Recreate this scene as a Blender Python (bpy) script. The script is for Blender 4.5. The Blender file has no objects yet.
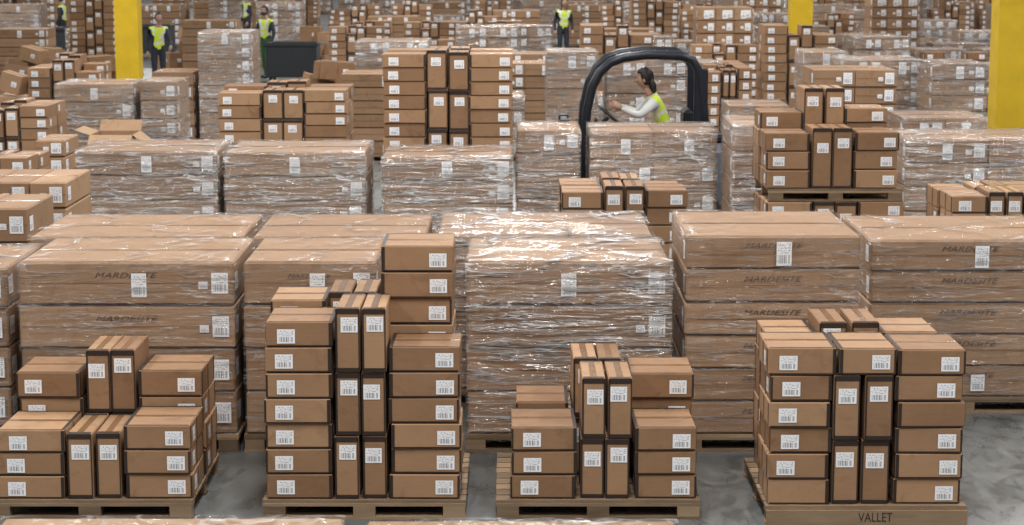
import bpy, math, random
from mathutils import Vector, Matrix, noise
random.seed(7)
F=2000.0; H=3.39; TH=math.atan(323.5/F)
def ZY(py,Y): return H-Y*math.tan(TH+math.atan((py-262.5)/F))
def XP(px,Y,Z=0.7): return (px-512)*(Y*math.cos(TH)+(H-Z)*math.sin(TH))/F
scn=bpy.context.scene
scn.view_settings.view_transform='Standard'
scn.view_settings.look='None'
scn.view_settings.exposure=0.0
coll=scn.collection

# ------------------------------------------------------------ materials
def mat(name):
    m=bpy.data.materials.new(name); m.use_nodes=True
    nt=m.node_tree; b=nt.nodes['Principled BSDF']
    return m,nt,b
def N(nt,t,**kw):
    n=nt.nodes.new(t)
    for k,v in kw.items(): setattr(n,k,v)
    return n
def ramp(nt,stops,fac=None):
    r=N(nt,'ShaderNodeValToRGB'); e=r.color_ramp.elements
    while len(e)<len(stops): e.new(0.5)
    for i,(p,c) in enumerate(stops):
        e[i].position=p; e[i].color=(c[0],c[1],c[2],1) if not isinstance(c,(int,float)) else (c,c,c,1)
    if fac is not None: nt.links.new(fac,r.inputs['Fac'])
    return r
def noisen(nt,scale,detail=3,vec=None,mscale=None,rot=None,dist=0):
    tc=N(nt,'ShaderNodeTexCoord'); n=N(nt,'ShaderNodeTexNoise')
    n.inputs['Scale'].default_value=scale; n.inputs['Detail'].default_value=detail
    n.inputs['Distortion'].default_value=dist
    src=tc.outputs[vec or 'Object']
    if mscale or rot:
        mp=N(nt,'ShaderNodeMapping')
        if mscale: mp.inputs['Scale'].default_value=mscale
        if rot: mp.inputs['Rotation'].default_value=rot
        nt.links.new(src,mp.inputs['Vector']); src=mp.outputs[0]
    nt.links.new(src,n.inputs['Vector']); return n
def MT(nt,op,a,bb=None,c=None,clamp=False):
    n=N(nt,'ShaderNodeMath',operation=op); n.use_clamp=clamp
    for i,v in enumerate((a,bb,c)):
        if v is None: continue
        if isinstance(v,(int,float)): n.inputs[i].default_value=v
        else: nt.links.new(v,n.inputs[i])
    return n.outputs[0]
def bump(nt,b,src,strength,dist=0.01):
    bp=N(nt,'ShaderNodeBump'); bp.inputs['Strength'].default_value=strength; bp.inputs['Distance'].default_value=dist
    nt.links.new(src,bp.inputs['Height']); nt.links.new(bp.outputs[0],b.inputs['Normal'])

def cardboard(name,dark,light,rough=0.7):
    m,nt,b=mat(name)
    at=N(nt,'ShaderNodeAttribute',attribute_name='tint')
    n1=noisen(nt,3.0,4); n2=noisen(nt,14,3,mscale=(1,1,8))
    a=MT(nt,'MULTIPLY_ADD',n1.outputs['Fac'],0.45,at.outputs['Fac'])
    a=MT(nt,'MULTIPLY_ADD',n2.outputs['Fac'],0.2,a)
    r=ramp(nt,[(0.15,dark),(1.0,light)],a)
    # scuffs and wear
    n3=noisen(nt,7,5,dist=1.5); wear=ramp(nt,[(.54,0.0),(.70,0.55)],n3.outputs['Fac'])
    mx=N(nt,'ShaderNodeMixRGB',blend_type='MULTIPLY'); nt.links.new(wear.outputs[0],mx.inputs[0]); nt.links.new(r.outputs[0],mx.inputs[1]); mx.inputs[2].default_value=(.68,.66,.64,1)
    nt.links.new(mx.outputs[0],b.inputs['Base Color']); b.inputs['Roughness'].default_value=rough
    b.inputs['Specular IOR Level'].default_value=0.3
    bump(nt,b,n1.outputs['Fac'],0.35,0.02)
    return m
M_CARD=cardboard('cardboard_small',(0.175,0.088,0.042),(0.43,0.262,0.146))
M_BIG=cardboard('cardboard_large',(0.215,0.12,0.064),(0.43,0.272,0.158))
def simple(name,col,rough=0.6,metal=0,var=0.12,scale=8,em=0):
    m,nt,b=mat(name); n=noisen(nt,scale,3)
    c0=[c*(1-var) for c in col]; c1=[min(1,c*(1+var)) for c in col]
    r=ramp(nt,[(0.3,c0),(0.7,c1)],n.outputs['Fac'])
    nt.links.new(r.outputs[0],b.inputs['Base Color']); b.inputs['Roughness'].default_value=rough; b.inputs['Metallic'].default_value=metal
    return m
M_TAPE=simple('packing_tape',(0.21,0.115,0.056),0.22)
M_DARK=simple('black_tape_and_gap_shade',(0.030,0.018,0.013),0.5)  # black tape, and dark strips that paint the shade in carton gaps
M_INK=simple('printed_ink',(0.09,0.045,0.028),0.7)
def label_mat():
    m,nt,b=mat('shipping_label'); tc=N(nt,'ShaderNodeTexCoord')
    sep=N(nt,'ShaderNodeSeparateXYZ'); nt.links.new(tc.outputs['UV'],sep.inputs[0])
    def nz(ms,sc):
        mp=N(nt,'ShaderNodeMapping'); mp.inputs['Scale'].default_value=ms
        nt.links.new(tc.outputs['UV'],mp.inputs[0]); n=N(nt,'ShaderNodeTexNoise'); n.inputs['Scale'].default_value=sc; n.inputs['Detail'].default_value=0
        nt.links.new(mp.outputs[0],n.inputs['Vector']); return n.outputs['Fac']
    mth=lambda op,a,bb=None,c=None: MT(nt,op,a,bb,c)
    u,v=sep.outputs[0],sep.outputs[1]
    bars=mth('GREATER_THAN',nz((1,0.01,1),22),0.5)
    barzone=mth('MULTIPLY',mth('GREATER_THAN',v,0.1),mth('LESS_THAN',v,0.45))
    txt=mth('GREATER_THAN',nz((1,1.6,1),11),0.56)
    rows=mth('GREATER_THAN',mth('FRACT',mth('MULTIPLY',v,9)),0.45)
    txtzone=mth('GREATER_THAN',v,0.52)
    d=mth('ADD',mth('MULTIPLY',bars,barzone),mth('MULTIPLY',mth('MULTIPLY',txt,rows),txtzone))
    ins=mth('MULTIPLY',mth('MULTIPLY',mth('GREATER_THAN',u,0.08),mth('LESS_THAN',u,0.92)),mth('LESS_THAN',v,0.93))
    d=mth('MULTIPLY',d,ins)
    r=ramp(nt,[(0,(0.90,0.91,0.93)),(1,(0.25,0.25,0.26))],d)
    nt.links.new(r.outputs[0],b.inputs['Base Color']); b.inputs['Roughness'].default_value=0.45
    return m
M_LABEL=label_mat()
def wood():
    m,nt,b=mat('pallet_wood'); n=noisen(nt,5,4,mscale=(1,6,6)); 
    at=N(nt,'ShaderNodeAttribute',attribute_name='tint')
    a=MT(nt,'MULTIPLY_ADD',n.outputs['Fac'],0.5,at.outputs['Fac'])
    r=ramp(nt,[(0.2,(0.11,0.07,0.04)),(1,(0.40,0.28,0.17))],a)
    nt.links.new(r.outputs[0],b.inputs['Base Color']); b.inputs['Roughness'].default_value=0.8; bump(nt,b,n.outputs['Fac'],0.3)
    return m
M_WOOD=wood()
def wrapm(name,lo,hi,k,gl):
    m,nt,b=mat(name)
    def ridge(n,w):
        d=MT(nt,'ABSOLUTE',MT(nt,'SUBTRACT',n.outputs['Fac'],0.5)); return MT(nt,'SUBTRACT',1.0,MT(nt,'DIVIDE',d,w),clamp=True)
    n1=noisen(nt,1.5,4,mscale=(0.45,0.45,8),rot=(0.10,0.12,0),dist=0.4)
    n2=noisen(nt,1.8,3,mscale=(0.7,0.7,6),rot=(-0.2,-0.5,0.2),dist=0.7)
    n3=noisen(nt,1.1,3); n4=noisen(nt,4.5,4,mscale=(.4,.4,3.4),rot=(.1,.3,0),dist=.6)
    r1=ridge(n1,0.017); r2=ridge(n2,0.015); r3=ridge(n4,0.018)
    gate=ramp(nt,[(0.40,0.15),(0.6,1.0)],n3.outputs['Fac']).outputs[0]
    st=MT(nt,'ADD',r1,MT(nt,'MULTIPLY',MT(nt,'ADD',r2,MT(nt,'MULTIPLY',r3,0.7)),gate))  # whitish streaks: wrinkle highlights painted into the film
    fog=MT(nt,'MULTIPLY',gate,MT(nt,'POWER',n4.outputs['Fac'],2.0))
    f=MT(nt,'MULTIPLY_ADD',fog,k,lo); f=MT(nt,'MULTIPLY_ADD',st,hi,f,clamp=True); f=MT(nt,'MINIMUM',f,0.9)
    b.inputs['Base Color'].default_value=(0.93,0.92,0.91,1); b.inputs['Roughness'].default_value=0.15
    b.inputs['Specular IOR Level'].default_value=1.0
    hgt=MT(nt,'ADD',MT(nt,'MULTIPLY',r1,0.5),MT(nt,'ADD',n1.outputs['Fac'],n4.outputs['Fac']))
    bump(nt,b,hgt,1.0,0.11)
    t=N(nt,'ShaderNodeBsdfTransparent'); g=N(nt,'ShaderNodeBsdfGlossy'); g.inputs['Roughness'].default_value=0.13
    nt.links.new(b.inputs['Normal'].links[0].from_socket,g.inputs['Normal'])
    m0=N(nt,'ShaderNodeMixShader'); m0.inputs[0].default_value=gl; nt.links.new(t.outputs[0],m0.inputs[1]); nt.links.new(g.outputs[0],m0.inputs[2])
    mx=N(nt,'ShaderNodeMixShader')
    nt.links.new(f,mx.inputs[0]); nt.links.new(m0.outputs[0],mx.inputs[1]); nt.links.new(b.outputs[0],mx.inputs[2])
    out=nt.nodes['Material Output']; nt.links.new(mx.outputs[0],out.inputs['Surface'])
    return m
M_WRAP=wrapm('stretch_wrap',0.03,0.9,0.35,0.10)
M_WRAP2=wrapm('stretch_wrap_light',0.01,0.34,0.05,0.045)
MATS=[M_CARD,M_BIG,M_TAPE,M_DARK,M_INK,M_LABEL,M_WOOD,M_WRAP,M_WRAP2]
CARD,BIG,TAPE,DARK,INK,LABEL,WOOD,WRAP,WRAP2=range(9)

# ------------------------------------------------------------ mesh builder
class MB:
    def __init__(s,mats=None): s.v=[];s.f=[];s.m=[];s.uv=[];s.t=[];s.sm=[];s.mats=mats or MATS; s.M=None
    def addv(s,p):
        if s.M is not None: p=s.M@Vector(p)
        s.v.append(tuple(p)); return len(s.v)-1
    def face(s,idx,m,t=0.5,uv=None,smooth=False):
        s.f.append(idx); s.m.append(m); s.t.append(t); s.uv.append(uv or [(0,0)]*len(idx)); s.sm.append(smooth)
    def quad(s,ps,m,t=0.5):
        i=[s.addv(p) for p in ps]; s.face(i,m,t,[(0,0),(1,0),(1,1),(0,1)])
    def box(s,x0,x1,y0,y1,z0,z1,m,t=0.5,ch=0.0):
        if ch<=0:
            i=[s.addv(p) for p in [(x0,y0,z0),(x1,y0,z0),(x1,y1,z0),(x0,y1,z0),(x0,y0,z1),(x1,y0,z1),(x1,y1,z1),(x0,y1,z1)]]
            for q in [(0,1,5,4),(1,2,6,5),(2,3,7,6),(3,0,4,7),(4,5,6,7),(3,2,1,0)]: s.face([i[k] for k in q],m,t)
            return
        cx=[(x0,1),(x1,-1)];cy=[(y0,1),(y1,-1)];cz=[(z0,1),(z1,-1)]
        I={}
        for a in (0,1):
            for b in (0,1):
                for c in (0,1):
                    X,sx=cx[a];Y,sy=cy[b];Z,sz=cz[c]
                    I[a,b,c,'x']=s.addv((X,Y+sy*ch,Z+sz*ch)); I[a,b,c,'y']=s.addv((X+sx*ch,Y,Z+sz*ch)); I[a,b,c,'z']=s.addv((X+sx*ch,Y+sy*ch,Z))
        def F_(l): s.face(l,m,t)
        F_([I[0,0,0,'y'],I[1,0,0,'y'],I[1,0,1,'y'],I[0,0,1,'y']]); F_([I[1,1,0,'y'],I[0,1,0,'y'],I[0,1,1,'y'],I[1,1,1,'y']])
        F_([I[0,1,0,'x'],I[0,0,0,'x'],I[0,0,1,'x'],I[0,1,1,'x']]); F_([I[1,0,0,'x'],I[1,1,0,'x'],I[1,1,1,'x'],I[1,0,1,'x']])
        F_([I[0,0,1,'z'],I[1,0,1,'z'],I[1,1,1,'z'],I[0,1,1,'z']]); F_([I[0,1,0,'z'],I[1,1,0,'z'],I[1,0,0,'z'],I[0,0,0,'z']])
        for a in (0,1):
            for b in (0,1): F_([I[a,b,0,'x'],I[a,b,0,'y'],I[a,b,1,'y'],I[a,b,1,'x']])
        for a in (0,1):
            for c in (0,1): F_([I[a,0,c,'x'],I[a,0,c,'z'],I[a,1,c,'z'],I[a,1,c,'x']])
        for b in (0,1):
            for c in (0,1): F_([I[0,b,c,'y'],I[0,b,c,'z'],I[1,b,c,'z'],I[1,b,c,'y']])
        for a in (0,1):
            for b in (0,1):
                for c in (0,1): F_([I[a,b,c,'x'],I[a,b,c,'y'],I[a,b,c,'z']])
    def lab(s,xc,zc,w,h,y,m=LABEL):
        s.quad([(xc-w/2,y,zc-h/2),(xc+w/2,y,zc-h/2),(xc+w/2,y,zc+h/2),(xc-w/2,y,zc+h/2)],m)
    def labx(s,yc,zc,w,h,x,sgn,m=LABEL):
        ps=[(x,yc-w/2,zc-h/2),(x,yc+w/2,zc-h/2),(x,yc+w/2,zc+h/2),(x,yc-w/2,zc+h/2)]
        if sgn<0: ps=[ps[1],ps[0],ps[3],ps[2]]
        s.quad(ps,m)
    def labt(s,xc,yc,w,h,z,m=LABEL):
        s.quad([(xc-w/2,yc-h/2,z),(xc+w/2,yc-h/2,z),(xc+w/2,yc+h/2,z),(xc-w/2,yc+h/2,z)],m)
    def tube(s,pts,rad,m=0,n=8,flat=None,caps=True):
        pts=[Vector(p) for p in pts]
        if isinstance(rad,(int,float)): rad=[rad]*len(pts)
        rings=[]; up=None
        for i,p in enumerate(pts):
            d=(pts[min(i+1,len(pts)-1)]-pts[max(i-1,0)]).normalized()
            if up is None: up=Vector((0,0,1)) if abs(d.z)<0.9 else Vector((0,1,0))
            a=d.cross(up); a.normalize(); b=a.cross(d); b.normalize(); up=b
            fa,fb=(1,1) if flat is None else flat
            rings.append([s.addv(p+rad[i]*(fa*math.cos(2*math.pi*k/n)*a+fb*math.sin(2*math.pi*k/n)*b)) for k in range(n)])
        for i in range(len(rings)-1):
            for k in range(n): s.face([rings[i][k],rings[i][(k+1)%n],rings[i+1][(k+1)%n],rings[i+1][k]],m,0.5,None,True)
        if caps: s.face(rings[0][::-1],m); s.face(rings[-1],m)
    def ellip(s,c,r,m=0,nu=16,nv=10,fn=None):
        rows=[]
        for j in range(nv+1):
            ph=math.pi*j/nv; row=[]
            for i in range(nu):
                th=2*math.pi*i/nu
                d=Vector((math.sin(ph)*math.cos(th),math.sin(ph)*math.sin(th),math.cos(ph)))
                p=Vector((d.x*r[0],d.y*r[1],d.z*r[2]))
                if fn: p=fn(p,d)
                row.append(s.addv(Vector(c)+p))
            rows.append(row)
        for j in range(nv):
            for i in range(nu): s.face([rows[j][i],rows[j+1][i],rows[j+1][(i+1)%nu],rows[j][(i+1)%nu]],m,0.5,None,True)
    def mesh(s,name):
        me=bpy.data.meshes.new(name); me.from_pydata(s.v,[],s.f)
        for m in s.mats: me.materials.append(m)
        me.polygons.foreach_set('material_index',s.m); me.polygons.foreach_set('use_smooth',s.sm)
        a=me.attributes.new('tint','FLOAT','FACE'); a.data.foreach_set('value',s.t)
        ul=me.uv_layers.new(name='UVMap'); fl=[]
        for u in s.uv:
            for c in u: fl+= [c[0],c[1]]
        ul.data.foreach_set('uv',fl); me.update(); return me
    def obj(s,name,loc=(0,0,0),rz=0,parent=None):
        o=bpy.data.objects.new(name,s.mesh(name)); coll.objects.link(o); o.location=loc; o.rotation_euler=(0,0,rz)
        if parent: o.parent=parent
        return o

def glyphs(body,shear):
    cu=bpy.data.curves.new('txt','FONT'); cu.body=body; cu.size=1; cu.shear=shear; cu.resolution_u=2
    to=bpy.data.objects.new('txt',cu); coll.objects.link(to); bpy.context.view_layer.update()
    tm=to.to_mesh(); V=[v.co.copy() for v in tm.vertices]; Fc=[list(p.vertices) for p in tm.polygons]; to.to_mesh_clear()
    bpy.data.objects.remove(to); bpy.data.curves.remove(cu); return V,Fc,max(v.x for v in V)
G1=glyphs('MARDESITE',.35); G2=glyphs('VALLET',0)
def text(mb,xc,z,width,y,m=INK,g=None,vs=0.68):
    V,Fc,W=g or G1
    k=width/W; b=len(mb.v)
    for v in V: mb.addv((xc-width/2+v.x*k, y, z+v.y*k*vs))
    for f in Fc: mb.face([i+b for i in f],m)

# ------------------------------------------------------------ footprints (keeps solid things from intersecting)
FP=[]
def bb(o):
    vs=[v.co for v in o.data.vertices]; L=o.location
    return (min(v.x for v in vs)+L.x,max(v.x for v in vs)+L.x,min(v.y for v in vs)+L.y,max(v.y for v in vs)+L.y,min(v.z for v in vs)+L.z,max(v.z for v in vs)+L.z)
def hit(b,tol=0.01):
    for n,c in FP:
        if b[0]<c[1]-tol and c[0]<b[1]-tol and b[2]<c[3]-tol and c[2]<b[3]-tol and b[4]<c[5]-tol and c[4]<b[5]-tol: return n,c
    return None
def reg(o,tag):
    b=bb(o)
    for k in range(60):
        h=hit(b)
        if not h: break
        o.location.y+=0.04; b=bb(o)
    FP.append((tag,b)); return o

# ------------------------------------------------------------ parts
R=random.random
def pallet(mb,x0,x1,y0,y1,z0=0,h=0.12,stencil=False):
    w=(x1-x0); t=0.018
    for k in range(3):
        yy=y0+(y1-y0)*k/2; yy=min(max(yy,y0+0.045),y1-0.045)
        for j in range(3):
            xx=x0+w*j/2; xx=min(max(xx,x0+0.07),x1-0.07)
            mb.box(xx-0.065,xx+0.065,yy-0.045,yy+0.045,z0+t,z0+h-2*t,WOOD,R()*0.6)
        mb.box(x0,x1,yy-0.045,yy+0.045,z0,z0+t,WOOD,R()*0.6)
        mb.box(x0,x1,yy-0.045,yy+0.045,z0+h-2*t,z0+h-t,WOOD,R()*0.6)
    if stencil:
        mb.box(x0+.002,x1-.002,y0-.02,y0-.001,z0+.004,z0+h-.022,WOOD,.4); text(mb,(x0+x1)/2+.05,z0+.028,.2,y0-.0215,DARK,G2,1.3)
    n=9
    bw=(y1-y0)/n
    for k in range(n): mb.box(x0,x1,y0+bw*k+0.008,y0+bw*(k+1)-0.008,z0+h-t,z0+h,WOOD,0.1+R()*0.6)
def carton(mb,x0,x1,y0,y1,z0,z1,mode='h',lp='r',near=True,labs=True):
    if near:
        cx,cy=(x0+x1)/2,(y0+y1)/2
        mb.M=Matrix.Translation((cx,cy,0))@Matrix.Rotation((R()-.5)*.028,4,'Z')@Matrix.Translation((-cx,-cy,0))
    j=0.005; dx=(R()-.5)*0.018 if near else (R()-.5)*0.02; dy=(R())*0.022
    x0+=j+dx; x1+=-j+dx; y0+=dy; z1-=0.004
    t=0.08+R()*0.5
    mb.box(x0,x1,y0,y1,z0,z1,CARD,t,0.006 if near else 0)
    w=x1-x0; h=z1-z0; e=0.0015
    if mode=='h':
        xm=(x0+x1)/2
        ym=(y0+y1)/2
        mb.labt(xm,ym,w*0.97,0.045,z1+0.0008,TAPE)
        if near:
            sd=x0+0.010 if lp=='r' else x1-0.010
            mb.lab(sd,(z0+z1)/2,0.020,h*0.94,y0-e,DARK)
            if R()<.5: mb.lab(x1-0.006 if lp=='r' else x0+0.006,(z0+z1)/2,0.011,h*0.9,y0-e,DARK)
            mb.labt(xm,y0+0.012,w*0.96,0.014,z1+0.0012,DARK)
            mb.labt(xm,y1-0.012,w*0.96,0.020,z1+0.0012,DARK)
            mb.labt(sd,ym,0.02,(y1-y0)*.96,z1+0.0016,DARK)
            mb.lab(xm,z0+0.007,w*0.95,0.008,y0-e,DARK)  # painted shade of the gap below the carton
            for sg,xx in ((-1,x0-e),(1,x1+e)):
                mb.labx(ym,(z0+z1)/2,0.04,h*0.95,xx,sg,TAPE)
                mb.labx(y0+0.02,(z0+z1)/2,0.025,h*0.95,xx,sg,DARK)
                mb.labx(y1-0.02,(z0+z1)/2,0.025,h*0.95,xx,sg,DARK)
        else:
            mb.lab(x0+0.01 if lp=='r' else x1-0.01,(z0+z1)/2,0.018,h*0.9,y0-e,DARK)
            mb.lab(xm,z0+0.006,w*0.95,0.009,y0-e,DARK)  # gap shade drawn as a dark line along the bottom
        lw,lh=0.105,0.085
        lw=min(lw,w*0.4); lh=min(lh,h*0.62)
        if labs and R()<0.97:
            if lp=='r': xc=x1-lw/2-0.03-R()*0.015
            elif lp=='l': xc=x0+lw/2+0.05+R()*0.02
            else: xc=xm+(R()-.5)*w*0.3
            mb.lab(xc,z0+h*0.45+(R()-.5)*0.01,lw,lh,y0-2*e)
            if R()<0.5: mb.labx(y0+0.12,z0+h*0.5,0.09,lh,x0-2*e,-1)
            if R()<0.5: mb.labx(y0+0.12,z0+h*0.5,0.09,lh,x1+2*e,1)
    else:
        xm=(x0+x1)/2
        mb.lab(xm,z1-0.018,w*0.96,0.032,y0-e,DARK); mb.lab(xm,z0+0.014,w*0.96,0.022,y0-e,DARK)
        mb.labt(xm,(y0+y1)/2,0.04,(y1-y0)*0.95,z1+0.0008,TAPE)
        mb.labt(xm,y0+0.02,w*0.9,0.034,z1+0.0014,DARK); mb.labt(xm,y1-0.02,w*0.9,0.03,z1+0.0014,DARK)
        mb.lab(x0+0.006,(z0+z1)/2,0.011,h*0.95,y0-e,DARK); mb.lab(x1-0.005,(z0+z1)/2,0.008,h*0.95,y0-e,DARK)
        if labs: mb.lab(xm+(R()-.5)*0.02,z0+h*(0.66+0.1*R()),min(0.105,w*0.7),0.09,y0-2*e)
    mb.M=None
def column(mb,x0,x1,y0,y1,zb,zt,mode,lp='r',near=True,hh=None):
    u=hh or (0.152 if mode=='h' else 0.39)
    n=max(1,round((zt-zb)/u)); h=(zt-zb)/n
    for k in range(n): carton(mb,x0,x1,y0,y1,zb+k*h,zb+(k+1)*h,mode,lp,near)
def wrapshell(mb,x0,x1,y0,y1,z0,z1,m=WRAP,seed=0,out=0.012,top=True):
    nx=20; ny=14; nz=14
    per=[]
    for i in range(nx): per.append((x0+(x1-x0)*i/nx,y0))
    for i in range(ny): per.append((x1,y0+(y1-y0)*i/ny))
    for i in range(nx): per.append((x1-(x1-x0)*i/nx,y1))
    for i in range(ny): per.append((x0,y1-(y1-y0)*i/ny))
    rows=[]
    cx,cy=(x0+x1)/2,(y0+y1)/2
    def off(p): return 0.004+out*abs(noise.noise(Vector((p[0]*3,p[1]*3,p[2]*9+seed))))*1.6
    for k in range(nz+1):
        z=z0+(z1-z0)*k/nz; r=[]
        for (x,y) in per:
            o=off((x,y,z)); dx=(x-cx)/((x1-x0)/2); dy=(y-cy)/((y1-y0)/2)
            r.append(mb.addv((x+o*dx,y+o*dy,z+(0.012*noise.noise(Vector((x*4,y*4,seed))) if k==0 else 0)+(0.005 if k==nz else 0))))
        rows.append(r)
    if top:
        for fct in (0.86,0.5,0.1):
            r=[]
            for (x,y) in per:
                xx=cx+(x-cx)*fct; yy=cy+(y-cy)*fct
                r.append(mb.addv((xx,yy,z1+0.006+0.012*abs(noise.noise(Vector((xx*5,yy*5,seed)))))))
            rows.append(r)
    n=len(per)
    for k in range(len(rows)-1):
        for i in range(n): mb.face([rows[k][i],rows[k][(i+1)%n],rows[k+1][(i+1)%n],rows[k+1][i]],m,0.5,None,True)
def bigboxes(mb,x0,x1,y0,y1,zb,zt,layers,split=1,txt=True,labels='r',ch=0.01):
    h=(zt-zb)/layers; w=(x1-x0)/split
    for k in range(layers):
        for s in range(split):
            a=x0+w*s+0.002+(R()-.5)*0.012; b=x0+w*(s+1)-0.002+(R()-.5)*0.012; zz0=zb+k*h; zz1=zz0+h-0.008
            if split>1: a=max(a,x0+w*s+.003); b=min(b,x0+w*(s+1)-.003)
            yf=y0+R()*0.016
            mb.box(a,b,yf,y1-R()*0.008,zz0,zz1,BIG,0.1+R()*0.4,ch)
            if txt: text(mb,a+(b-a)*0.5,zz0+h*0.62,min(0.42,(b-a)*0.34),y0-0.002)
            mb.lab((a+b)/2,zz0+h*0.5,(b-a)*0.98,0.005,y0-0.0015,TAPE)
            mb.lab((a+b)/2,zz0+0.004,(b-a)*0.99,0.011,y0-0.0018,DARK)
            if 'r' in labels and R()<0.9:
                mb.lab(b-0.09,zz0+h*0.5,0.11,0.14 if h>0.2 else h*.6,y0-0.002); mb.lab(b-0.2,zz0+h*0.45,0.06,0.05,y0-0.002)
            if 'c' in labels and k in(0,layers-1): mb.lab(a+(b-a)*(0.56 if txt else .5),zz0+h*0.45,0.10,(0.16 if k else .12) if h>0.2 else h*.6,y0-0.0035)
            mb.labx(y0+0.12,zz0+h*0.5,0.12,0.12 if h>0.2 else h*.6,a-0.004,-1); mb.labx(y0+0.12,zz0+h*0.5,0.12,0.12 if h>0.2 else h*.6,b+0.004,1)
    for s in range(split):
        a=x0+w*s; mb.labt(a+w/2,(y0+y1)/2,w*0.96,0.06,zt-0.006,TAPE)
        mb.labt(a+w/2,y0+.03,w*0.96,0.008,zt-0.006,DARK)

def big_load(px0,px1,ytop,Y,depth,layers=4,split=1,wrap=WRAP,txt=True,labels='rc',z0=0,name='wrapped_pallet_load',ref=None):
    zt=ZY(ytop,Y); zr=zt if ref is None else ref
    x0,x1=XP(px0,Y,zr),XP(px1,Y,zr); cx=(x0+x1)/2; w=(x1-x0)/2
    mb=MB(); ph=0.12
    pallet(mb,-w+0.01,w-0.01,0.01,depth-0.01,0,ph)
    bigboxes(mb,-w+0.025,w-0.025,0.03,depth-0.03,ph,zt-z0,layers,split,txt,labels,0.012 if Y<22 else 0)
    if wrap is not None: wrapshell(mb,-w+0.025,w-0.025,0.03,depth-0.03,ph-0.05,zt-z0,wrap,seed=R()*50,out=0.013)
    return reg(mb.obj(name,(cx,Y,z0)),'B%d_%d'%(px0,ytop))
def carton_load(px0,px1,Y,depth,cols,z0=0,ph=0.115,near=True,palpx=None,name='pallet_of_cartons',stencil=False):
    cx=XP((px0+px1)/2,Y,0.6); mb=MB()
    a,b=palpx or (px0,px1)
    x0,x1=XP(a,Y,0.1)-cx,XP(b,Y,0.1)-cx
    pallet(mb,x0,x1,-0.03,depth+0.03,0,ph,stencil)
    for c in cols:
        p0,p1,yt,dy,dp,mode=c[:6]; lp=c[6] if len(c)>6 else 'r'; zb=c[7] if len(c)>7 else ph
        yy=Y+dy; zt=ZY(yt,yy)-z0
        xa,xb=XP(p0,yy,zt*0.5+0.2+z0)-cx,XP(p1,yy,zt*0.5+0.2+z0)-cx
        if zb!=ph: zb=ZY(zb,yy)-z0
        column(mb,xa,xb,dy,dy+dp,zb+0.001,zt,mode,lp,near)
    return reg(mb.obj(name,(cx,Y,z0)),'C%d_%d'%(px0,Y))

# ---- front row
YA=11.47
carton_load(-4,192,YA,1.06,[(-4,65,430,0,.5,'h','l'),(66,93,433,0,.5,'v'),(94.5,120.5,433,0,.5,'v'),(122,190,425,0,.5,'h','r'),
  (17,82,372,.53,.5,'h','l'),(84,109,350,.53,.5,'v'),(111,137,350,.53,.5,'v'),(139,204,370,.53,.5,'h','r')],palpx=(-12,193))
carton_load(263,465,YA,1.06,[(264,332,322,0,.5,'h','l'),(334,360,308,0,.5,'v'),(361.5,387,308,0,.5,'v'),(389,461,347,0,.44,'h','r'),
  (270,326,300,.53,.5,'h','l'),(328,352,292,.53,.5,'v'),(354,378,292,.53,.5,'v'),(380,453,246,.47,.55,'h','r')],palpx=(263,466))
carton_load(510,697,YA,1.06,[(511,578,427,0,.5,'h','l'),(580,605,378,0,.5,'v'),(606.5,632,378,0,.5,'v'),(634,697,427,0,.5,'h','r'),
  (514,568,402,.53,.5,'h','l'),(571,596,358,.53,.5,'v'),(598,622,358,.53,.5,'v'),(627,694,373,.53,.5,'h','r')],palpx=(496,700))
carton_load(768,965,YA-.12,1.06,[(769,832,376,0,.5,'h','l'),(768,838,348,0,.5,'h','l',376),(834,862,375,0,.5,'v'),(863.5,893,375,0,.5,'v'),(839,897,348,0,.5,'h','r',375),(896,965,350,0,.5,'h','r'),
  (764,815,334,.53,.5,'h','l'),(818,847,322,.53,.5,'v'),(849,878,322,.53,.5,'v'),(881,938,332,.53,.5,'h','r')],palpx=(765,966),stencil=True)
# ---- foreground loads, tops peeking over the frame edge
big_load(-60,330,583,8.4,1.05,2,1,WRAP2,False,'r')
big_load(345,700,584,8.4,1.02,2,1,WRAP2,False,'r')

# ---- second row of big cartons
big_load(12,236,262,13.0,1.15,4,1,WRAP2,True,'rc')
big_load(238.5,379,262,13.0,1.15,4,1,WRAP2,True,'rc')
big_load(463,676,262,13.0,1.15,4,1,WRAP,False,'rc')
big_load(683,866,236,13.0,1.3,6,1,WRAP2,True,'c',name='stack_of_large_cartons')
big_load(869,1075,240,14.1,1.35,5,1,WRAP2,True,'rc')
big_load(-210,8,268,13.2,1.1,4,1,WRAP2,True,'rc')
big_load(24,244,237,14.35,1.3,4,1,WRAP2,False,'r')
big_load(247,430,237,14.35,1.3,4,1,WRAP2,False,'r')
big_load(433,657,235,14.35,1.3,4,1,WRAP,False,'r')
# ---- third row
for a,b,yt in ((72,218,151),(221,367,152),(379,515,157)):
    big_load(a,b,yt,19.5,1.2,5,1,WRAP,False,'rc')
big_load(514,583,130,21.5,1.1,5,1,WRAP,False,'rc'); big_load(588,720,131,21.3,1.1,4,2,WRAP,True,'rc')
def gen_cols(px0,px1,tops,dy=0,d=.5):
    w=(px1-px0); e=[0,.34,.5,.66,1.0]; out=[]
    for i in range(4):
        out.append((px0+w*e[i]+.3,px0+w*e[i+1]-.3,tops[i],dy,d,'v' if i in(1,2) else 'h','l' if i==0 else 'r'))
    return out
def cl(px0,px1,tops,Y,back=None,**k):
    c=gen_cols(px0,px1,tops)
    c+=gen_cols(px0+(512-px0)*.5/Y,px1+(512-px1)*.5/Y,back or [t-4+random.uniform(-5,2) for t in tops],.52,.5)
    return carton_load(px0,px1,Y,1.04,c,near=(Y<19),**k)
cl(561,687,[192,186,186,190],17.4)
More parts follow.
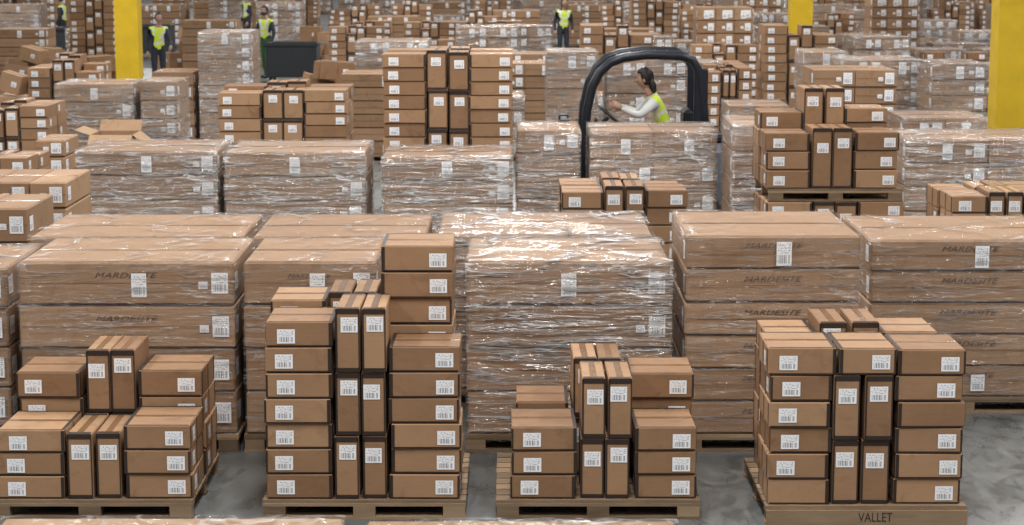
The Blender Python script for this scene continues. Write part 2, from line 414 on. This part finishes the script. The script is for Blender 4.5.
cl(383,513,[54,50,52,54],21.3,[50,48,48,50])
lower=cl(766,904,[202,202,202,202],18.2,[202-5]*4)
zl=max(v.co.z for v in lower.data.vertices)
cl(766,899,[133,128,128,132],18.25,[112,88,88,108],z0=zl+0.003)
big_load(905,1075,139,20.4,1.15,5,2,WRAP,False,'rc')
cl(950,1060,[196,192,192,194],16.6)
cl(218,348,[93,90,90,90],24.4)
big_load(52,134,84,28,1.1,5,1,WRAP,False,'rc'); big_load(138,178,82,28,1.1,5,1,WRAP,False,'r')
big_load(-70,30,208,15.9,1.0,4,2,None,False,'r',name='stack_of_large_cartons'); big_load(-50,68,182,17.4,1.1,5,3,None,False,'r',name='stack_of_large_cartons')
cl(-60,28,[163,160,160,158],20.2); big_load(32,66,140,21.6,.8,6,1,None,False,'r',name='stack_of_large_cartons')
cl(-40,50,[112,110,108,106],25.5)
big_load(731,838,124,20.3,1.1,5,2,WRAP,False,'r')
cl(706,752,[72,70,70,68],27.2); big_load(728,792,106,25.2,1.1,5,1,WRAP,False,'rc')
big_load(545,600,52,27.3,1.1,7,1,WRAP,False,'rc'); big_load(605,690,60,27.6,1.1,7,2,WRAP,False,'rc')
big_load(812,900,70,24.6,1.1,8,2,None,False,'r',name='stack_of_large_cartons')
big_load(842,925,60,27.4,1.1,8,2,WRAP,False,'rc'); big_load(932,990,64,26.2,1.1,8,1,WRAP,False,'rc')
big_load(902,990,118,22.8,1.1,5,2,WRAP,False,'rc')
big_load(804,850,52,29.4,1.1,8,1,WRAP,False,'rc')
big_load(196,252,32,33,1.1,8,1,WRAP,False,'rc')
big_load(150,194,72,33,1.1,5,1,None,False,'r',name='stack_of_large_cartons')
cl(28,100,[68,60,60,72],31.5)

# open carton and heaps of loose cartons
def open_carton(px,Y,w,d,h,z0=0.0):
    mb=MB(); t=.008
    mb.box(-w/2,w/2,0,t,0,h,BIG,.3); mb.box(-w/2,w/2,d-t,d,0,h,BIG,.3); mb.box(-w/2,-w/2+t,t,d-t,0,h,BIG,.35); mb.box(w/2-t,w/2,t,d-t,0,h,BIG,.35); mb.box(-w/2+t,w/2-t,t,d-t,0,t,BIG,.3)
    mb.quad([(-w/2,0,h),(w/2,0,h),(w/2,-.16,h-.1),(-w/2,-.16,h-.1)],BIG,.6); mb.quad([(-w/2,d,h),(w/2,d,h),(w/2,d+.14,h+.12),(-w/2,d+.14,h+.12)],BIG,.5)
    mb.quad([(-w/2,0,h),(-w/2,d,h),(-w/2-.18,d,h+.06),(-w/2-.18,0,h+.06)],BIG,.55); mb.quad([(w/2,0,h),(w/2,d,h),(w/2+.15,d,h-.12),(w/2+.15,0,h-.12)],BIG,.55)
    mb.lab(0,h*.5,.12,.12,-.002)
    return reg(mb.obj('open_carton',(XP(px,Y,h),Y,z0)),'open%d'%px)
open_carton(111,23.4,.5,.55,1.12)
def heap(px,Y,n,rad,seed):
    rr=random.Random(seed); mb=MB()
    for k in range(n):
        lay=0 if k<n*.5 else (1 if k<n*.82 else 2); r0=rad*(1-.3*lay)
        x,y=rr.uniform(-r0,r0),rr.uniform(-.5,.5)*(1-.25*lay); w,d,h=rr.uniform(.35,.7),rr.uniform(.3,.5),rr.uniform(.25,.42)
        mb.M=Matrix.Translation((x,y+.6,lay*.36+.0))@Matrix.Rotation(rr.uniform(-.6,.6),4,'Z')@Matrix.Rotation(rr.uniform(-.05,.35)*(1 if lay else 0),4,'Y')
        mb.box(-w/2,w/2,-d/2,d/2,.0,h,rr.choice([CARD,BIG]),rr.uniform(.1,.6)); mb.labt(0,0,w*.96,.05,h+.001,TAPE); mb.lab(w*.2,h*.5,.1,.09,-d/2-.002)
    return reg(mb.obj('heap_of_loose_cartons',(XP(px,Y,.5),Y,0)),'heap')
heap(45,44,18,1.2,1); heap(95,41,14,.9,2); heap(20,52,16,1.2,3); heap(325,38,14,1.0,4); heap(318,52,14,1.1,5); heap(195,53,14,1.0,6); heap(15,35,12,.9,8)

# ------------------------------------------------------------ yellow columns
M_YEL=simple('yellow_safety_paint',(0.72,0.48,0.015),0.45,0,0.1,3)
M_STEEL=simple('grey_steel',(0.3,0.31,0.32),0.45,0.6)
PIL=[(127,40,.46),(801,42,.46),(1013,29.6,.5),(229,76,.5),(709,82,.5),(430,98,.5)]
for px,Y,w in PIL:
    mb=MB([M_YEL,M_STEEL]); h=w/2
    mb.box(-h,h,-h,-h+.05,0,11.5,0); mb.box(-h,h,h-.05,h,0,11.5,0); mb.box(-.04,.04,-h+.05,h-.05,0,11.5,0)
    mb.box(-h,-h+.03,-h+.05,h-.05,0,11.5,0); mb.box(h-.03,h,-h+.05,h-.05,0,11.5,0)
    mb.box(-h-.08,h+.08,-h-.08,h+.08,0,.03,1,.5,.008)
    for sx in(-1,1):
        for sy in(-1,1): mb.tube([(sx*(h+.04),sy*(h+.04),.03),(sx*(h+.04),sy*(h+.04),.08)],.02,1)
    o=mb.obj('steel_column',(XP(px,Y,2.5),Y,0)); FP.append(('column%d'%px,bb(o)))
def reserve(tag,x,y,r): FP.append((tag,(x-r,x+r,y-r,y+r,0,2)))
PEOPLE=[(266,49.5),(158,45.5),(247,62),(563,56),(62,60),(283,64)]
for px,Y in PEOPLE: reserve('person%d'%px,XP(px,Y),Y,.6)
BINS=((291,47.5),(75,56),(148,57.5))
for px,Y in BINS: FP.append(('bin',(XP(px,Y)-.66,XP(px,Y)+.66,Y-.1,Y+1.05,0,1)))

# ------------------------------------------------------------ far background: shared meshes
def proto_c(seed):
    random.seed(seed); mb=MB(); pallet(mb,-.62,.62,0,1.1,0,.12)
    base=random.choice([6,8,9,11,12]); e=[-.6,-.2,0,.2,.6]
    for r in (0,1):
        for i in range(4):
            n=max(2,base+random.choice([-2,-1,0,0,1])); zt=.12+n*.155
            column(mb,e[i]+.004,e[i+1]-.004,.02+.53*r,.53+.53*r,.121,zt,'v' if i in(1,2) else 'h','l' if i==0 else 'r',False)
    return mb.mesh('cartons_proto')
def proto_w(seed):
    random.seed(seed); mb=MB(); w=random.choice([.55,.62,.7]); pallet(mb,-w,w,0,1.1,0,.12)
    n=random.choice([4,5,6,8]); zt=.12+n*random.uniform(.2,.26)
    bigboxes(mb,-w+.02,w-.02,.03,1.07,.12,zt,n,random.choice([1,2,3]),False,'rc',0)
    if seed%3: wrapshell(mb,-w+.02,w-.02,.03,1.07,.08,zt,WRAP,seed=seed,out=.015)
    return mb.mesh('wrapped_proto')
PC=[proto_c(i) for i in range(10)]; PW=[proto_w(i+40) for i in range(12)]
random.seed(21)
def proto(me,x,y,name):
    b=(x-.72,x+.72,y,y+1.12,0,2.2)
    if hit(b,0.0): return None
    o=bpy.data.objects.new(name,me); coll.objects.link(o); o.location=(x,y,0); FP.append(('p',bb(o))); return o
rows=[30.6,33.2,36.0,38.6,43.5,46,51,53.5,58,63,66,72,78,85,92,100,108,118]
for Y in rows:
    x=XP(-60,Y); xe=XP(1090,Y)
    while x<xe:
        xc=x+.75; px=512+xc*F/Y; ok=True
        if px<350:
            if Y<50: ok=False
            elif R()<.5: ok=False
        if px<60 and 50<Y<80: ok=ok and R()<.4
        if 350<=px<420 and Y<36: ok = ok and R()<.8
        if Y<31 and px>800: ok=False
        if abs(px-563)<32 and 38<Y<60: ok=False
        if abs(px-266)<22 and 36<Y<50: ok=False
        if Y>49 and R()<.12: ok=False
        if ok:
            if R()<.33: proto(random.choice(PC),xc,Y,'pallet_of_cartons')
            else: proto(random.choice(PW),xc,Y,'wrapped_pallet_load')
        x+=1.52 if R()<.85 else 2.2
for px,Y,k in [(70,37,'w'),(20,46,'w'),(95,47.5,'c'),(340,47,'w')]:
    x=XP(px,Y)
    proto(random.choice(PC if k=='c' else PW),x,Y,'pallet_of_cartons' if k=='c' else 'wrapped_pallet_load')

# dark bins
M_BIN=simple('dark_plastic',(0.025,0.03,0.036),0.5)
for px,Y in BINS:
    mb=MB([M_BIN]); 
    mb.box(-.6,.6,0,.05,.15,.95,0,.5,.01); mb.box(-.6,.6,.95,1.0,.15,.95,0,.5,.01); mb.box(-.6,-.55,.05,.95,.15,.95,0,.5,.01); mb.box(.55,.6,.05,.95,.15,.95,0,.5,.01)
    mb.box(-.55,.55,.05,.95,.15,.2,0); mb.box(-.64,.64,-.04,0,.88,.97,0,.5,.01)
    for sx in(-.5,.5):
        for sy in(.1,.9): mb.tube([(sx-.03,sy,.08),(sx+.03,sy,.08)],.08,0,12); mb.box(sx-.04,sx+.04,sy-.03,sy+.03,.08,.16,0)
    mb.obj('plastic_bin',(XP(px,Y),Y,0))

# ------------------------------------------------------------ forklift
M_BLK=simple('black_metal',(0.015,0.018,0.026),0.35,0.3); M_FL=simple('forklift_grey_paint',(0.10,0.11,0.13),0.4); M_RUB=simple('rubber',(0.02,0.02,0.02),0.8); M_ORG=simple('forklift_orange_paint',(0.75,0.22,0.03),0.4)
XF,YF=XP(645,23.5,1.5),23.8
fl=bpy.data.objects.new('forklift',None); coll.objects.link(fl); fl.location=(XF,YF,0)
def part(mb,n,par): o=mb.obj(n,(0,0,0),0,par); return o
fm=[M_BLK,M_FL,M_RUB,M_ORG,M_STEEL]
mb=MB(fm); mb.box(-.85,.75,-.48,.48,.18,.58,3,.5,.04); mb.box(.0,.6,-.42,.42,.58,.9,1,.5,.05); mb.box(-.85,-.62,-.45,.45,.58,1.12,1,.5,.04); part(mb,'chassis',fl)
mb=MB(fm); mb.box(.6,.98,-.52,.52,.22,1.02,1,.5,.1); mb.box(.62,.94,-.4,.4,1.02,1.12,0,.5,.03); part(mb,'counterweight',fl)
mb=MB(fm); mb.box(.08,.56,-.24,.24,.9,.985,0,.5,.03); mb.box(.46,.58,-.24,.24,.985,1.4,0,.5,.04); part(mb,'seat',fl)
mb=MB(fm)
for sy in(-.46,.46):
    mb.tube([(-.72,sy,.56),(-.71,sy,1.1),(-.69,sy,1.4),(-.63,sy,1.68),(-.54,sy,1.86),(-.42,sy,1.97),(-.26,sy,2.03),(0,sy,2.06),(.4,sy,2.05),(.54,sy,2.0),(.62,sy,1.86),(.68,sy,1.4),(.7,sy,1.0)],.055,0,8)
for x,z in ((-.3,2.01),(-.15,2.04),(0,2.05),(.15,2.055),(.3,2.05),(.45,2.03)): mb.tube([(x,-.46,z),(x,.46,z)],.022,0,6)
mb.box(.56,.72,-.5,-.40,1.05,1.9,0,.5,.02); mb.box(.56,.72,.40,.5,1.05,1.9,0,.5,.02)
part(mb,'overhead_guard',fl)
mb=MB(fm)
for sy in(-.32,.32): mb.box(-1.0,-.88,sy-.05,sy+.05,.08,1.3,0,.5,.01); mb.box(-.98,-.9,sy*.75-.04,sy*.75+.04,.1,1.28,4,.5,.01)
for z in(.3,.8,1.22): mb.box(-.98,-.9,-.32,.32,z-.04,z+.04,0)
for z in(.2,.5): mb.box(-1.06,-1.0,-.45,.45,z-.04,z+.04,0)
# lift chain cover, hoses and hydraulic levers beside the cowl
mb.tube([(-.86,-.1,1.2),(-.8,-.12,1.28),(-.72,-.12,1.1),(-.7,-.12,.9)],.018,0,6)
part(mb,'mast',fl)
mb=MB(fm)
for k in range(3): mb.tube([(-.64,-.2-.07*k,1.1),(-.58,-.2-.07*k,1.28)],.01,0,6); mb.ellip((-.575,-.2-.07*k,1.29),(.02,.02,.02),0,8,6)
part(mb,'levers',fl)
mb=MB(fm)
for sy in(-.25,.25): mb.box(-1.10,-1.06,sy-.06,sy+.06,.05,.6,4); mb.box(-2.0,-1.06,sy-.06,sy+.06,.05,.085,4)
part(mb,'forks',fl)
mb=MB(fm)
for x,r in((-.55,.26),(.68,.22)):
    for sy in(-.5,.5):
        s=1 if sy>0 else -1
        mb.tube([(x,sy-s*.1,r),(x,sy-s*.09,r),(x,sy+s*.06,r),(x,sy+s*.07,r)],[r*.9,r,r,r*.9],2,20); mb.tube([(x,sy+s*.06,r),(x,sy+s*.085,r)],r*.5,4,14)
part(mb,'wheels',fl)
mb=MB(fm)
mb.tube([(-.62,0,1.05),(-.42,0,1.3)],.03,0)
c=Vector((-.4,0,1.32)); ax=Vector((.25,0,.3)).normalized(); u=Vector((0,1,0)); w=ax.cross(u)
ring=[c+.17*(math.cos(t*math.pi/10)*u+math.sin(t*math.pi/10)*w) for t in range(21)]
mb.tube(ring,.016,0,6,caps=False)
for t in(0,7,14): mb.tube([c,ring[t]],.012,0,6)
part(mb,'steering_wheel',fl)

# ------------------------------------------------------------ people
M_SKIN=simple('skin',(0.42,0.25,0.17),0.55,0,.05); M_HAIR=simple('dark_hair',(0.015,0.011,0.009),0.6); M_VEST=simple('hi_vis_vest',(0.66,0.85,0.05),0.6,0,.05)
M_REFL=simple('reflective_tape',(0.75,0.76,0.74),0.35); M_SHIRTW=simple('light_shirt',(0.66,0.67,0.66),0.8); M_SHIRTD=simple('dark_shirt',(0.03,0.035,0.05),0.8)
M_PANT=simple('dark_trousers',(0.025,0.03,0.045),0.8); M_PANTG=simple('green_trousers',(0.05,0.13,0.05),0.8); M_SHOE=simple('shoes',(0.02,0.02,0.02),0.6); M_MASK=simple('face_mask',(0.03,0.035,0.05),0.8); M_EYE=simple('eye',(0.02,0.015,0.01),0.2); M_LIP=simple('lips',(0.35,0.13,0.1),0.5)
def person(name,loc,rz,J,shirt,pants,mask=False,longhair=False,headrot=(0,0,0),vest2=None):
    root=bpy.data.objects.new(name,None); coll.objects.link(root); root.location=loc; root.rotation_euler=(0,0,rz)
    order=[('pelvis',None,(.15,.12)),('spine','pelvis',(.135,.105)),('chest','spine',(.16,.12)),('neckb','chest',(.07,.065)),('neck','neckb',(.052,.052)),('headc','neck',(.05,.05))]
    for s in 'LR':
        order+=[('sh'+s,'chest',(.075,.075)),('el'+s,'sh'+s,(.05,.05)),('fa'+s,'el'+s,(.045,.045)),('wr'+s,'fa'+s,(.03,.027)),
                ('hip'+s,'pelvis',(.095,.1)),('kn'+s,'hip'+s,(.068,.068)),('ca'+s,'kn'+s,(.06,.06)),('an'+s,'ca'+s,(.042,.045)),('hl'+s,'an'+s,(.045,.04)),('toe'+s,'hl'+s,(.04,.03))]
    J=dict(J)
    for s in 'LR':
        J['fa'+s]=Vector(J['el'+s]).lerp(Vector(J['wr'+s]),.35); J['ca'+s]=Vector(J['kn'+s]).lerp(Vector(J['an'+s]),.3)
        J['hl'+s]=Vector(J['an'+s])+Vector((.03,0,-.045))
    names=[o[0] for o in order]
    me=bpy.data.meshes.new('body'); me.from_pydata([tuple(J[n]) for n in names],[(names.index(o[1]),i) for i,o in enumerate(order) if o[1]],[])
    ob=bpy.data.objects.new('body_tmp',me); coll.objects.link(ob)
    sk=ob.modifiers.new('s','SKIN'); ss=ob.modifiers.new('u','SUBSURF'); ss.levels=2; ss.render_levels=2
    for i,o in enumerate(order):
        d=me.skin_vertices[0].data[i]; d.radius=o[2]; d.use_root=(i==0)
    bpy.context.view_layer.update(); dg=bpy.context.evaluated_depsgraph_get()
    nm=bpy.data.meshes.new_from_object(ob.evaluated_get(dg)); bpy.data.objects.remove(ob)
    nm.materials.clear()
    for m in (M_VEST,shirt,M_SKIN,pants,M_SHOE,M_REFL): nm.materials.append(m)
    segs=[]
    for n,p,_ in order:
        if not p: continue
        k=n.rstrip('LR') if n not in('L','R') else n
        mi={'spine':0,'chest':0,'neckb':0,'neck':2,'headc':2,'sh':0,'el':1,'fa':1,'wr':1,'hip':3,'kn':3,'ca':3,'an':3,'hl':4,'toe':4}[k]
        segs.append((Vector(J[p]),Vector(J[n]),mi,k))
    P0,C0=Vector(J['pelvis']),Vector(J['neckb'])
    for f in nm.polygons:
        c=f.center; best=(9,0,'')
        for a,b,mi,k in segs:
            d=b-a; t=max(0,min(1,(c-a).dot(d)/d.length_squared)); q=(c-(a+d*t)).length
            if q<best[0]: best=(q,mi,k)
        mi=best[1]
        if mi==0:
            h=(c-P0).dot((C0-P0).normalized())
            if .12<h<.17 or .26<h<.30 : mi=5
            if abs(abs(c.y)-.11)<.025 and h>.17: mi=5
        f.material_index=mi; f.use_smooth=True
    bo=bpy.data.objects.new('body',nm); coll.objects.link(bo); bo.parent=root
    hc=Vector(J['headc'])+Vector((.02,0,.09)); HM=Matrix.Translation(hc)@Matrix.Rotation(headrot[2],4,'Z')@Matrix.Rotation(headrot[1],4,'Y')
    mb=MB([M_SKIN,M_HAIR,M_MASK,M_EYE,M_LIP,M_SHIRTW]); mb.M=HM
    def shp(p,d):
        if d.z<0: p.y*=1+.28*d.z; p.x*=1+.12*d.z
        if d.x>0.3: p.x*=.97
        return p
    mb.ellip((0,0,0),(.098,.077,.122),0,20,14,shp)
    mb.ellip((.098,0,-.018),(.018,.014,.026),0,10,8)
    for s in(-1,1):
        mb.ellip((.083,s*.03,.008),(.014,.014,.010),5,8,6); mb.ellip((.094,s*.03,.008),(.005,.006,.006),3,8,6)
        mb.tube([(.09,s*.015,.03),(.086,s*.045,.028)],.004,1,6); mb.ellip((.0,s*.078,-.01),(.02,.011,.032),0,8,8)
    mb.ellip((.088,0,-.062),(.010,.024,.009),4,10,6)
    if mask: mb.ellip((.035,0,-.052),(.075,.068,.05),2,16,10)
    def hs(p,d):
        if d.x>.35 and d.z<.55: p=p*.8
        return p
    mb.ellip((-.014,0,.022),(.108,.09,.118),1,20,14,hs)
    if longhair: mb.ellip((-.075,0,-.09),(.045,.07,.11),1,14,10)
    ho=mb.obj('head',(0,0,0),0,root)
    for s in 'LR':
        a,b=Vector(J['fa'+s]),Vector(J['wr'+s]); d=(b-a).normalized(); sg=1 if s=='L' else -1
        side=d.cross(Vector((0,sg,0))); 
        if side.length<.2: side=d.cross(Vector((1,0,0)))
        side.normalize(); nrm=d.cross(side).normalized()*(1)
        mb=MB([M_SKIN]); mb.tube([b-d*.02,b+d*.02,b+d*.05,b+d*.09],[.027,.036,.042,.036],0,10)
        for k,(o,L) in enumerate(((-.03,.072),(-.01,.082),(.01,.077),(.03,.06))):
            q=b+d*.08+side*o; cdir=nrm
            mb.tube([q,q+d*L*.4+cdir*.008,q+d*L*.7+cdir*.026,q+d*L*.85+cdir*.045],[.010,.0095,.009,.007],0,7)
        q=b+d*.03-side*.03
        mb.tube([q,q-side*.03+d*.025,q-side*.035+d*.055+nrm*.015],[.013,.011,.008],0,7)
        mb.obj('hand_'+s.lower(),(0,0,0),0,root)
    return root
def stand(lean=0,armL=None,armR=None,step=0):
    def ln(p): 
        x,y,z=p; return (x+(z-.93)*math.sin(lean),y,.93+(z-.93)*math.cos(lean))
    J=dict(pelvis=(0,0,.96),spine=ln((0,0,1.1)),chest=ln((0,0,1.3)),neckb=ln((-.01,0,1.44)),neck=ln((.0,0,1.5)),headc=ln((.02,0,1.55)))
    for s,sg in(('L',1),('R',-1)):
        J['sh'+s]=ln((0,sg*.18,1.385)); J['hip'+s]=(0,sg*.09,.9); st=step*sg
        J['kn'+s]=(.03+st*.6,sg*.1,.5); J['an'+s]=(st,sg*.1,.09); J['toe'+s]=(st+.17,sg*.12,.035)
    J['elL']=ln((-.02,.25,1.1)); J['wrL']=ln((.1,.25,.86)); J['elR']=ln((-.02,-.25,1.1)); J['wrR']=ln((.1,-.25,.86))
    if armL: J['elL'],J['wrL']=armL
    if armR: J['elR'],J['wrR']=armR
    return J
J=dict(pelvis=(-.3,0,1.09),spine=(-.25,0,1.24),chest=(-.16,0,1.42),neckb=(-.09,0,1.56),neck=(-.06,0,1.61),headc=(-.03,0,1.66))
for s,sg in(('L',1),('R',-1)):
    J['sh'+s]=(-.13,sg*.18,1.5); J['hip'+s]=(-.26,sg*.09,1.08); J['kn'+s]=(.16,sg*.13,1.1); J['an'+s]=(.3,sg*.13,.7); J['toe'+s]=(.45,sg*.13,.64)
    J['el'+s]=(.06,sg*.24,1.33); J['wr'+s]=(.28,sg*.17,1.42)
person('forklift_driver',(XF,YF,0),math.pi,J,M_SHIRTW,M_PANT,mask=False,longhair=True,headrot=(0,.25,-.15))
def man(px,Y,rz,**k):
    J=stand(k.pop('lean',0),k.pop('armL',None),k.pop('armR',None),k.pop('step',0))
    return person('warehouse_worker',(XP(px,Y,1),Y,0),rz,J,k.pop('shirt',M_SHIRTD),k.pop('pants',M_PANT),**k)
man(266,49.5,-2.2,step=.08,armR=((.05,-.26,1.12),(.28,-.2,1.1)),pants=M_PANTG,mask=True)
man(158,45.5,-1.2,lean=.2,armL=((.2,.24,1.1),(.42,.2,1.0)))
man(247,62,-2.6,mask=True)
man(563,56,-1.3,lean=.15); man(62,60,3.0,step=.1); man(283,64,-1.6)

# ------------------------------------------------------------ room
def floor_mat():
    m,nt,b=mat('polished_concrete'); n=noisen(nt,.7,7); n2=noisen(nt,6,6,mscale=(1,.35,1),dist=1.5); n3=noisen(nt,2.2,5,dist=2)
    a=MT(nt,'MULTIPLY_ADD',n2.outputs['Fac'],.5,n.outputs['Fac'])
    r=ramp(nt,[(.45,(.07,.075,.075)),(.72,(.13,.137,.135)),(1.0,(.20,.205,.20))],a)
    st=ramp(nt,[(.53,0.0),(.62,1.0)],n3.outputs['Fac'])
    mx=N(nt,'ShaderNodeMixRGB',blend_type='MULTIPLY'); nt.links.new(MT(nt,'MULTIPLY',st.outputs[0],.6),mx.inputs[0]); nt.links.new(r.outputs[0],mx.inputs[1]); mx.inputs[2].default_value=(.45,.45,.45,1)
    nt.links.new(mx.outputs[0],b.inputs['Base Color'])
    r2=ramp(nt,[(.3,.2),(.7,.5)],n2.outputs['Fac']); nt.links.new(r2.outputs[0],b.inputs['Roughness'])
    return m
M_FLOOR=floor_mat(); M_WALL=simple('painted_wall',(.55,.56,.56),.8,0,.05,1)
mb=MB([M_FLOOR]); mb.box(-75,75,-15,160,-.2,0,0); mb.obj('floor')
mb=MB([M_WALL]); mb.box(-75,75,160,160.3,0,12,0); mb.obj('wall_back')
# ------------------------------------------------------------ light
w=bpy.data.worlds.new('world'); scn.world=w; w.use_nodes=True; bg=w.node_tree.nodes['Background']
bg.inputs[0].default_value=(.97,.98,1,1); bg.inputs[1].default_value=.34
def area(x,y,z,sx,sy,p):
    l=bpy.data.lights.new('ceiling_lamp','AREA'); l.shape='RECTANGLE'; l.size=sx; l.size_y=sy; l.energy=p; l.color=(1,.97,.94)
    o=bpy.data.objects.new('ceiling_lamp',l); coll.objects.link(o); o.location=(x,y,z)
for y in (6,18,32,50,75,100):
    for x in (-9,0,9) if y<40 else (-18,0,18):
        area(x,y,10.5,1.2,6,760 if y<40 else 1300)
cam=bpy.data.cameras.new('camera'); co=bpy.data.objects.new('camera',cam); coll.objects.link(co); scn.camera=co
co.location=(0,0,H); co.rotation_euler=(math.pi/2-TH,0,0); cam.sensor_width=36; cam.lens=F*36/1024; cam.clip_end=400
cam.dof.use_dof=True; cam.dof.focus_distance=13; cam.dof.aperture_fstop=5
